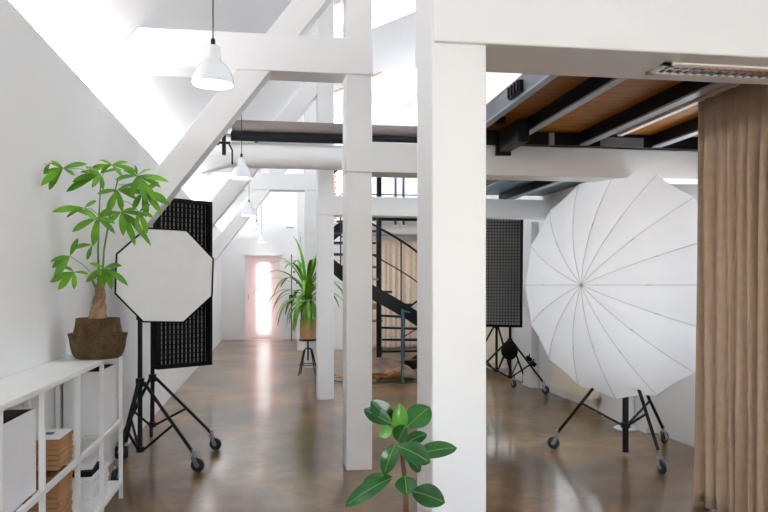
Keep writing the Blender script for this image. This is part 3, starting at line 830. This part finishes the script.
# money tree in a basket on the shelf
PB = Vector((-.962, 4.36, .92)); BRD = .152
bk = thing('basket_plant', 'leafy plant with braided trunk in a brown woven belly basket on the white shelf', 'potted plant', PB)
MB().lathe([(0, 0), (.108, 0), (.124, .008), (.137, .03), (.146, .065), (.150, .10), (.156, .125), (.160, .136), (.158, .140), (.150, .137), (.134, .140), (.128, .155), (.122, .18), (.118, .21), (.118, .224), (.112, .226), (.108, .2), (0, .195)], PB, 48).build('basket', BASK, bk, smooth=True)
for s_ in (-1, 1):
    hp = [PB + Vector((.128 * math.cos(s_ * .9 + a) if 0 else (.10 + 0) * 0 + (.035 * math.cos(a)), -.132 + 0 * a, .185 + .03 * math.sin(a))) for a in [PI * k / 8 for k in range(9)]] if s_ < 0 else [PB + Vector((.035 * math.cos(a), .118, .185 + .03 * math.sin(a))) for a in [PI * k / 8 for k in range(9)]]
    MB().tube(hp, .007, 6).build('basket_handle', BASK, bk)
MB().lathe([(0, .0), (.104, 0)], PB + Vector((0, 0, .197)), 24).build('soil', SOIL, bk)
Dt = 4.36 * CS + (-.962) * SN
def at(u, v, dd=0): return U(u, v, D=Dt + dd)
trunk = MB()
for k in range(3):
    pts = []; rad = []
    for i in range(21):
        f = i / 20; a = f * 2.2 * 2 * PI * .5 + k * 2 * PI / 3
        cc = at(98, 322).lerp(at(101, 279), f); r = .026 * (1 - .55 * f)
        pts.append(cc + Vector((r * math.cos(a), r * math.sin(a), 0))); rad.append(.024 * (1 - .55 * f))
    trunk.tube(pts, rad, 10)
trunk.lathe([(.056, -.02), (.05, .03), (.036, .08), (.02, .10)], at(98, 322), 20)
trunk.build('trunk', BARK, bk, smooth=True)
stems = {'a': [at(99, 284), at(98, 250, -.03), at(99, 215, -.04), at(101, 178, -.03)], 'b': [at(102, 284), at(104, 250, .03), at(110, 215, .05), at(118, 178, .04)],
         'c': [at(97, 290), at(93, 282, -.05), at(90, 277, -.06)], 'd': [at(104, 284), at(108, 274, -.03)]}
for k, p in stems.items():
    q = []
    for i in range(len(p) - 1):
        for s_ in range(4): q.append(p[i].lerp(p[i + 1], s_ / 4))
    q.append(p[-1]); MB().tube(q, [.0065 - .003 * i / len(q) for i in range(len(q))], 8).build('stem', GSTEM, bk, smooth=True)
fans = [  # hub px, from px, depth, leaflets (tip px offset, width px, depth offset)
    ((100, 174), (101, 180), -.05, [(-20, -2), (-28, 8), (-34, 18), (8, -8), (22, -4), (3, 16), (-8, 14), (-12, -6)]),
    ((137, 176), (117, 182), .02, [(32, 6), (24, 12), (-14, -6), (14, -7), (8, 26), (-6, 22), (-22, 4), (20, 28), (-2, -9)]),
    ((117, 190), (110, 205), .05, [(-10, 24), (5, 22), (24, -5), (20, 10), (-20, 4), (28, 4)]),
    ((143, 192), (118, 184), .07, [(18, 22), (3, 26), (-10, 18), (24, 8), (-8, -8), (16, -10), (28, 14)]),
    ((121, 212), (106, 225), .04, [(2, 24), (22, 20), (-14, 12), (30, 34), (14, 34), (-24, 6), (24, 4), (16, -3)]),
    ((97, 218), (99, 232), -.06, [(-25, 14), (-4, 28), (-14, -6), (18, 6), (-22, -8), (18, 16), (14, -10)]),
    ((84, 208), (99, 216), -.15, [(-22, 2), (-18, 10), (-32, 4), (8, 10), (10, -6)]),
    ((63, 168), (99, 176), -.34, [(-20, 6), (-14, 22), (-10, -6), (12, 8), (24, -4), (-22, 18)]),
    ((50, 163), (63, 168), -.38, [(-5, 9), (10, 4), (-4, 2)]),
    ((70, 256), (99, 282), -.32, [(-18, 12), (-16, 22), (8, -18), (-20, 6)]),
    ((74, 272), (95, 282), -.28, [(-16, 18), (0, 14), (-24, 10), (12, 2), (-10, -4)]),
    ((104, 268), (102, 282), -.05, [(-14, 8), (14, 12), (-4, 20), (24, 18), (18, -2), (-12, -4), (8, 22), (-18, 14)]),
    ((92, 245), (99, 240), .05, [(-20, 4), (-4, 12), (6, -12)]),
    ((112, 165), (101, 178), .03, [(-10, -4), (16, -3), (-24, 6), (26, 8), (10, 12)]),
    ((139, 212), (121, 200), .0, [(14, 6), (8, 22), (-4, 16), (12, -8)]),
]
for (hub, fr_, dd, lf) in fans:
    h = at(*hub, dd); lm = MB()
    lm.tube([at(*fr_, dd * .1), at((hub[0] + fr_[0]) / 2, (hub[1] + fr_[1]) / 2 - 3, dd * .8), h], .0018, 6, mi=1)
    for (dx_, dy_) in lf:
        L = math.hypot(dx_, dy_); k = 1.0 if L > 14 else 1.25
        tip = at(hub[0] + dx_ * k, hub[1] + dy_ * k, dd + random.uniform(-.07, .05))
        if tip.x < XL + .02: tip = U(hub[0] + dx_ * k, hub[1] + dy_ * k, X=XL + .02)
        Lr = (tip - h).length
        leaf_mesh(lm, h, tip, min(.043, Lr * .28), .12, up=Vector((.35, -.75, .55 + random.uniform(-.25, .25))), fold=.2, seg=8, peak=.58)
    for v_ in lm.v:
        if v_.x < XL + .004: v_.x = XL + .004
    lm.build('leaf', [LEAF, MIDR], bk, smooth=True)

# dracaena on a stool
Dd = 10.9
def ad(u, v, dd=0): return U(u, v, D=Dd + dd)
sc_ = ad(308, 338); sx, sy = sc_.x, sc_.y; zs = .535
st = thing('metal_stool', 'black adjustable metal stool carrying the palm-like plant', 'stool', (sx, sy, 0))
MB().lathe([(0, 0), (.13, 0), (.14, .008), (.14, .018), (.12, .024), (0, .024)], (sx, sy, zs - .024), 28).build('seat', BLACK, st, smooth=True)
MB().tube([(sx, sy, zs - .02), (sx, sy, .22)], .013, 10).build('screw_column', BLACK, st)
for k in range(4):
    a = math.radians(35 + 90 * k); dv = Vector((math.cos(a), math.sin(a), 0)); c0 = Vector((sx, sy, 0))
    MB().tube([c0 + dv * .02 + Vector((0, 0, .40)), c0 + dv * .07 + Vector((0, 0, .38)), c0 + dv * .11 + Vector((0, 0, .25)), c0 + dv * .175 + Vector((0, 0, .01))], .010, 8).build('leg', BLACK, st)
rg = [Vector((sx + .135 * math.cos(2 * PI * k / 24), sy + .135 * math.sin(2 * PI * k / 24), .16)) for k in range(25)]
MB().tube(rg, .006, 6).build('foot_ring', BLACK, st)
dp = thing('dracaena_plant', 'palm-like plant with long arching green leaves in a tan pot on the black stool', 'potted plant', (sx, sy, zs))
MB().lathe([(0, 0), (.105, 0), (.115, .01), (.122, .27), (.125, .285), (.112, .285), (.108, .26), (0, .25)], (sx, sy, zs), 32).build('pot', TANB, dp, smooth=True)
MB().lathe([(0, 0), (.107, 0)], (sx, sy, zs + .255), 24).build('soil', SOIL, dp)
MB().tube([(sx, sy, zs + .25), (sx - .02, sy, zs + .5), (sx - .01, sy, zs + .66)], [.022, .018, .014], 10).build('trunk', BARK, dp, smooth=True)


def strap_leaf(mb, p0, dirv, L, w, g):
    seg = 14; vs = []; p = Vector(p0); d = Vector(dirv).normalized(); step = L / seg; pts = [p.copy()]; ds = [d.copy()]
    for i in range(seg):
        d = (d + Vector((0, 0, -g * (0.3 + i / seg)))).normalized(); p = p + d * step; pts.append(p.copy()); ds.append(d.copy())
    for i, (p, d) in enumerate(zip(pts, ds)):
        f = i / seg; side = Vector((-dirv[1], dirv[0], 0)).normalized(); ww = w / 2 * (math.sin(PI * min(.98, .12 + f * .86)) ** .6)
        nn = side.cross(d); vs += [p - side * ww + nn * ww * .3, p, p + side * ww + nn * ww * .3]
    mb.add(vs, [(3 * i + k, 3 * i + k + 1, 3 * (i + 1) + k + 1, 3 * (i + 1) + k) for i in range(seg) for k in range(2)])


rnd = random.Random(5)
for k in range(58):
    lm = MB(); a = k * 2.39996; f = k / 58
    el = math.radians(78 - 75 * f + rnd.uniform(-8, 8)); L = (.52 + .42 * math.sin(PI * min(1, f + .28))) * rnd.uniform(.85, 1.12)
    dv = (math.cos(a) * math.cos(el), math.sin(a) * math.cos(el), math.sin(el))
    strap_leaf(lm, (sx - .01, sy, zs + .68 - .20 * f), dv, L, rnd.uniform(.05, .068), .17 + .22 * f)
    lm.build('leaf', LEAFD, dp, smooth=True)
for q in ((294, 272), (297, 283)):
    pp = ad(*q, -.25); MB().lathe([(0, -.018), (.014, -.008), (.016, .004), (.008, .016), (0, .018)], pp, 10).build('red_bud', RED, dp, smooth=True)

# rubber plant in the foreground
Dr = 2.08
def ar(u, v, dd=0): return U(u, v, D=Dr + dd)
pb = ar(407, 540); rp = Vector((pb.x, pb.y, 0))
ru = thing('rubber_plant', 'young rubber plant with glossy dark green oval leaves in front of the foreground post', 'potted plant', rp)
MB().lathe([(0, 0), (.10, 0), (.105, .01), (.125, .25), (.13, .27), (.115, .27), (.11, .24), (0, .23)], rp, 36).build('pot', POTM, ru, smooth=True)
MB().lathe([(0, 0), (.11, 0)], rp + Vector((0, 0, .24)), 24).build('soil', SOIL, ru)
sp = [rp + Vector((0, 0, .235)), rp + Vector((0, 0, .45)), ar(406, 512), ar(406, 495), ar(404, 471), ar(400, 445), ar(399, 428)]
MB().tube(sp, [.012, .010, .0085, .0075, .0065, .005, .003], 10).build('trunk', TRUNKD, ru, smooth=True)
RL = [((399, 427), (392, 424), (364, 409), 16, -.02, .03, .0, RUBL, .20), ((399, 427), (393, 425), (371, 401), 20, .05, .02, .1, RUBL, .2),
      ((399, 428), (400, 431), (400, 403), 15, .01, 0, .3, RUBY, .5), ((399, 428), (407, 427), (430, 407), 24, .02, .04, .1, RUBL, .1),
      ((399, 432), (393, 428), (379, 436), 13, -.0, 0, .1, RUBY, .2), ((400, 432), (406, 425), (398, 442), 17, -.06, .0, .1, RUBL, .3),
      ((400, 444), (403, 445), (427, 434), 13, .02, .03, .2, RUBL, .2), ((400, 446), (397, 446), (430, 463), 21, -.08, -.05, .25, RUBL, .15),
      ((402, 456), (412, 456), (457, 448), 17, .03, .06, .2, RUBL, .1), ((401, 450), (396, 443), (384, 475), 15, -.07, -.05, .3, RUBL, .3),
      ((404, 476), (392, 478), (345, 507), 16, -.03, -.05, .25, RUBL, .2), ((404, 476), (394, 478), (362, 484), 12, .05, .05, .3, RUBL, .2),
      ((406, 486), (405, 476), (407, 495), 20, -.04, -.05, .1, RUBL, .3), ((406, 494), (411, 491), (445, 503), 22, -.02, -.03, .2, RUBL, .15), ((403, 462), (407, 460), (421, 470), 13, .04, .05, .1, RUBL, .2)]
for (o_, b_, t_, w_, db, dt, droop, m_, fold) in RL:
    lm = MB(); b = ar(*b_, db * .5); tt = ar(*t_, dt)
    lm.tube([ar(*o_), ar((o_[0] + b_[0]) / 2, (o_[1] + b_[1]) / 2, db * .3), b], .0022, 6, mi=1)
    leaf_mesh(lm, b, tt, w_ * Dr / F * 1.08, droop, up=Vector((-.15, -.85, .6)), fold=fold, seg=12, peak=.5, power=.85)
    lm.build('leaf', [m_, MIDR], ru, smooth=True)

# ------------------------------------------------------------------ spiral staircase
sc0 = U(379, 366, Z=0); D_ = 10.95; sc0 = ground(379, D_); CXs, CYs = sc0.x, sc0.y; RS = .80
ss = thing('spiral_staircase', 'black steel spiral staircase seen between the white posts', 'staircase', (CXs, CYs, 0))
MB().tube([(CXs, CYs, 0), (CXs, CYs, 3.6)], .04, 16).build('centre_pole', STAIRM, ss, smooth=True)
NT = 14; RISE = 2.50 / NT; PH0 = math.radians(52); DPH = math.radians(-320 / NT)


def sp_(r, ph, z): return Vector((CXs + r * math.cos(ph), CYs + r * math.sin(ph), z))


for k in range(NT):
    z = RISE * (k + 1); p0 = PH0 + DPH * k; p1 = PH0 + DPH * (k + 1.12); t = MB(); vs = []
    for zz in (z - .03, z):
        vs += [sp_(.045, p0, zz), sp_(.045, p1, zz), sp_(RS - .01, p1, zz), sp_(RS - .01, (p0 + p1) / 2, zz), sp_(RS - .01, p0, zz)]
    t.add(vs, [(0, 1, 2, 3, 4), (9, 8, 7, 6, 5)] + [(i, i + 5, (i + 1) % 5 + 5, (i + 1) % 5) for i in range(5)])
    t.build('tread', STAIRM, ss)
st_ = MB(); vs = []; NS = 60
for i in range(NS + 1):
    f = i / NS; ph = PH0 + DPH * NT * f; z = 2.50 * f + .02
    for (r, dz_) in ((RS, -.12), (RS, .09), (RS + .012, .09), (RS + .012, -.12)): vs.append(sp_(r, ph, max(0.0, z + dz_)))
st_.add(vs, [(4 * i + k, 4 * i + (k + 1) % 4, 4 * (i + 1) + (k + 1) % 4, 4 * (i + 1) + k) for i in range(NS) for k in range(4)])
st_.build('stringer', STAIRM, ss)
for (h, r) in ((.92, .016), (.50, .009)):
    MB().tube([sp_(RS + .006, PH0 + DPH * NT * i / NS, 2.50 * i / NS + .02 + h) for i in range(NS + 1)], r, 8).build('handrail', STAIRM, ss, smooth=True)
for i in range(0, NS + 1, 6):
    z = 2.50 * i / NS + .02; ph = PH0 + DPH * NT * i / NS
    MB().tube([sp_(RS + .006, ph, z + .05), sp_(RS + .006, ph, z + .92)], .010, 8).build('baluster', STAIRM, ss)
npz = U(402.5, 383, Z=0)
MB().tube([(npz.x, npz.y, 0), (npz.x, npz.y, 1.0)], .022, 10).build('newel_post', BLUEST, ss)
MB().tube([(npz.x, npz.y, .98), sp_(RS + .006, PH0 + DPH * NT * .37, .95)], .010, 8).build('newel_rail', BLUEST, ss)
# landing
MB().box(CXs, XR - .02, CYs + .84, CYs + .95, 2.36, 2.50).build('landing_beam', STAIRM, ss)
MB().prism([sp_(.03, PH0 + DPH * NT, 2.46), sp_(RS, PH0 + DPH * NT, 2.46), (CXs + .9, CYs + .84, 2.46), (CXs, CYs + .84, 2.46)], (0, 0, .04)).build('landing_plate', STAIRM, ss)
for x in (CXs - .35, CXs + .40, CXs + .53, CXs + 1.1):
    MB().tube([(x, CYs + .9, 2.3), (x, CYs + .9, 3.5)], .022, 8).build('landing_post', BLUEST, ss)
for z in (2.78, 3.14, 3.48):
    MB().tube([(CXs - .42, CYs + .9, z), (CXs + 1.5, CYs + .9, z)], .012, 8).build('landing_rail', BLUEST, ss)
MB().box(CXs - .42, CXs + .02, CYs + .84, CYs + .95, 2.36, 2.50).build('landing_beam', STAIRM, ss)

# wood sculpture on a glass disc at the stair foot
gc = ground(380, 10.62)

gd = thing('glass_plate', 'thin round glass plate with green edge on the floor at the foot of the stairs', 'glass plate', (gc.x, gc.y, 0))
MB().lathe([(0, .0), (.72, .0), (.72, .012), (0, .012)], (gc.x, gc.y, 0), 64).build('glass', GTABLE, gd)
MB().lathe([(.72, 0), (.726, 0), (.726, .012), (.72, .012)], (gc.x, gc.y, 0), 64).build('edge', GEDGE, gd)
root = MB(); rr_ = random.Random(3); base = ground(384, 10.42) + Vector((0, 0, .013))
def lump(mb, c, sx_, sy_, sz_, seed, rough=.25, nu=28, nv=12):
    vs = []
    for j in range(nv + 1):
        th = PI * j / nv - PI / 2
        for i in range(nu):
            a = 2 * PI * i / nu; d = Vector((math.cos(a) * math.cos(th), math.sin(a) * math.cos(th), math.sin(th)))
            k = 1 + rough * noise.noise(d * 2.2 + Vector((seed, 0, 0))) * 2
            vs.append(c + Vector((d.x * sx_ * k, d.y * sy_ * k, max(-sz_ * .98, d.z * sz_ * k))))
    mb.add(vs, [(j * nu + i, j * nu + (i + 1) % nu, (j + 1) * nu + (i + 1) % nu, (j + 1) * nu + i) for j in range(nv) for i in range(nu)])
wd = thing('wood_sculpture', 'weathered orange root with a taupe wooden slab on top, lying on the glass plate', 'wood sculpture', base)
lump(root, base + Vector((.0, -.10, .07)), .24, .13, .075, 1.3, .4)
lump(root, base + Vector((-.42, -.08, .045)), .24, .10, .045, 5.1, .4)
root.tube([base + Vector((-.6, -.05, .05)), base + Vector((-.1, -.16, .05)), base + Vector((.08, -.2, .09)), base + Vector((.27, -.14, .17))], [.03, .045, .05, .03], 8)
root.build('root', ROOT, wd, smooth=True)
sl = MB(); vs = []; nx, ny = 26, 10
for i in range(nx + 1):
    f = i / nx; x = -.52 + 1.0 * f; ww = .24 * math.sin(PI * min(.97, max(.03, f))) ** .55
    for j in range(ny + 1):
        g = j / ny * 2 - 1
        z = .10 + .16 * math.sin(PI * min(1, f * 1.05)) + .02 * (1 - f) - .09 * g * g - .10 * max(0, -g) * math.sin(PI * f) + .012 * math.sin(g * 18 + f * 3) 
        vs.append(base + Vector((x, .02 + g * ww, z - .06 * (f > .9) * (f - .9) * 10)))
sl.add(vs, [(i * (ny + 1) + j, (i + 1) * (ny + 1) + j, (i + 1) * (ny + 1) + j + 1, i * (ny + 1) + j + 1) for i in range(nx) for j in range(ny)])
sl.build('slab', SLAB, wd, smooth=True, solid=.03)

# small wooden bar stool behind the stairs
bs = U(374, 353.5, Z=0)
bt = thing('bar_stool', 'brown wooden stool with dark legs behind the staircase pole', 'stool', (bs.x, bs.y, 0))
MB().lathe([(0, 0), (.17, 0), (.18, .015), (.18, .035), (0, .04)], (bs.x, bs.y, .62), 24).build('seat', WOODS, bt, smooth=True)
MB().box(bs.x - .16, bs.x + .16, bs.y + .14, bs.y + .165, .85, .97).build('backrest', WOODS, bt)
for a in (45, 135, 225, 315):
    a = math.radians(a); MB().tube([(bs.x + .12 * math.cos(a), bs.y + .12 * math.sin(a), .62), (bs.x + .19 * math.cos(a), bs.y + .19 * math.sin(a), 0)], .012, 8).build('leg', BLACK, bt)
for x in (-.13, .13): MB().tube([(bs.x + x, bs.y + .14, .62), (bs.x + x, bs.y + .15, .95)], .010, 8).build('back_post', BLACK, bt)

# ------------------------------------------------------------------ small things on the far walls
p = U(291, 299, Y=YF)
it = thing('intercom', 'black wall intercom right of the frosted pink door', 'intercom', (p.x, YF - .02, p.z - .1))
MB().box(p.x - .045, p.x + .045, YF - .035, YF, p.z - .11, p.z + .10).build('body', BLACK, it, bevel=.006)
MB().box(p.x - .025, p.x + .025, YF - .04, YF - .035, p.z + .01, p.z + .07).build('screen', STEELG, it)
Yb = 14.6; z0 = 1.33 - (312 - 285) * 14.6 / F; 
bp_ = thing('wall_panel', 'narrow black upright panel on the left wall beyond the softboxes', 'panel', (XL + .02, Yb, z0))
MB().box(XL, XL + .03, Yb - .35, Yb + .35, .80, 1.73).build('frame', BLACK, bp_, bevel=.004)
MB().box(XL + .03, XL + .033, Yb - .31, Yb + .31, .84, 1.69).build('screen', GLASS, bp_)
p = U(298.5, 240, Y=15.08)
fb = thing('fuse_box', 'small white box with a grey handle on the farthest post', 'box', (p.x, 15.06, p.z - .15))
MB().box(PX0 - .0, PX0 + .12, 15.03, 15.1, p.z - .16, p.z + .17).build('body', PAPER, fb, bevel=.004)
MB().box(PX0 + .05, PX0 + .06, 15.02, 15.03, p.z - .06, p.z + .06).build('handle', FLANGE, fb)
p = U(290, 228, Y=YF)
ex = thing('exit_sign', 'tiny green sign high on the end wall above the palm-like plant', 'sign', (p.x, YF, p.z))
MB().box(p.x - .13, p.x + .13, YF - .02, YF, p.z - .03, p.z + .05).build('body', PAPER, ex)
MB().box(p.x - .09, p.x + .09, YF - .022, YF - .02, p.z - .005, p.z + .025).build('face', mat('sign_green', (.10, .38, .2), .5), ex)
struct(MB().box(.47, .49, 17.6, 17.66, 0, 2.05).build('trim_3', BLACK))

# ------------------------------------------------------------------ camera, world, lights
cam = bpy.data.cameras.new('camera'); co = bpy.data.objects.new('camera', cam); COL.objects.link(co)
co.location = (0, 0, HC); co.rotation_euler = (PI / 2, 0, -TH); cam.lens = F / 768 * 36; cam.sensor_width = 36; cam.shift_y = 29 / 768; cam.clip_start = .05
S.camera = co
w = bpy.data.worlds.new('world'); S.world = w; w.use_nodes = True; nt = w.node_tree
bg = nt.nodes['Background']
sk = nt.nodes.new('ShaderNodeTexSky'); sk.sky_type = 'NISHITA'; sk.sun_disc = False; sk.sun_elevation = math.radians(40); sk.sun_rotation = math.radians(200)
mixn = nt.nodes.new('ShaderNodeMixRGB'); mixn.inputs[0].default_value = .93; mixn.inputs[2].default_value = (.95, .985, 1.0, 1)
nt.links.new(sk.outputs[0], mixn.inputs[1]); nt.links.new(mixn.outputs[0], bg.inputs[0]); bg.inputs[1].default_value = 5.0
S.view_settings.view_transform = 'Standard'; S.view_settings.look = 'None'; S.view_settings.gamma = 1; S.view_settings.use_curve_mapping = False
S.view_settings.exposure = .90
c = S.cycles
c.max_bounces = 14; c.diffuse_bounces = 8; c.glossy_bounces = 4; c.transmission_bounces = 8; c.transparent_max_bounces = 16
c.sample_clamp_indirect = 6; c.use_denoising = True; c.caustics_reflective = False; c.caustics_refractive = False
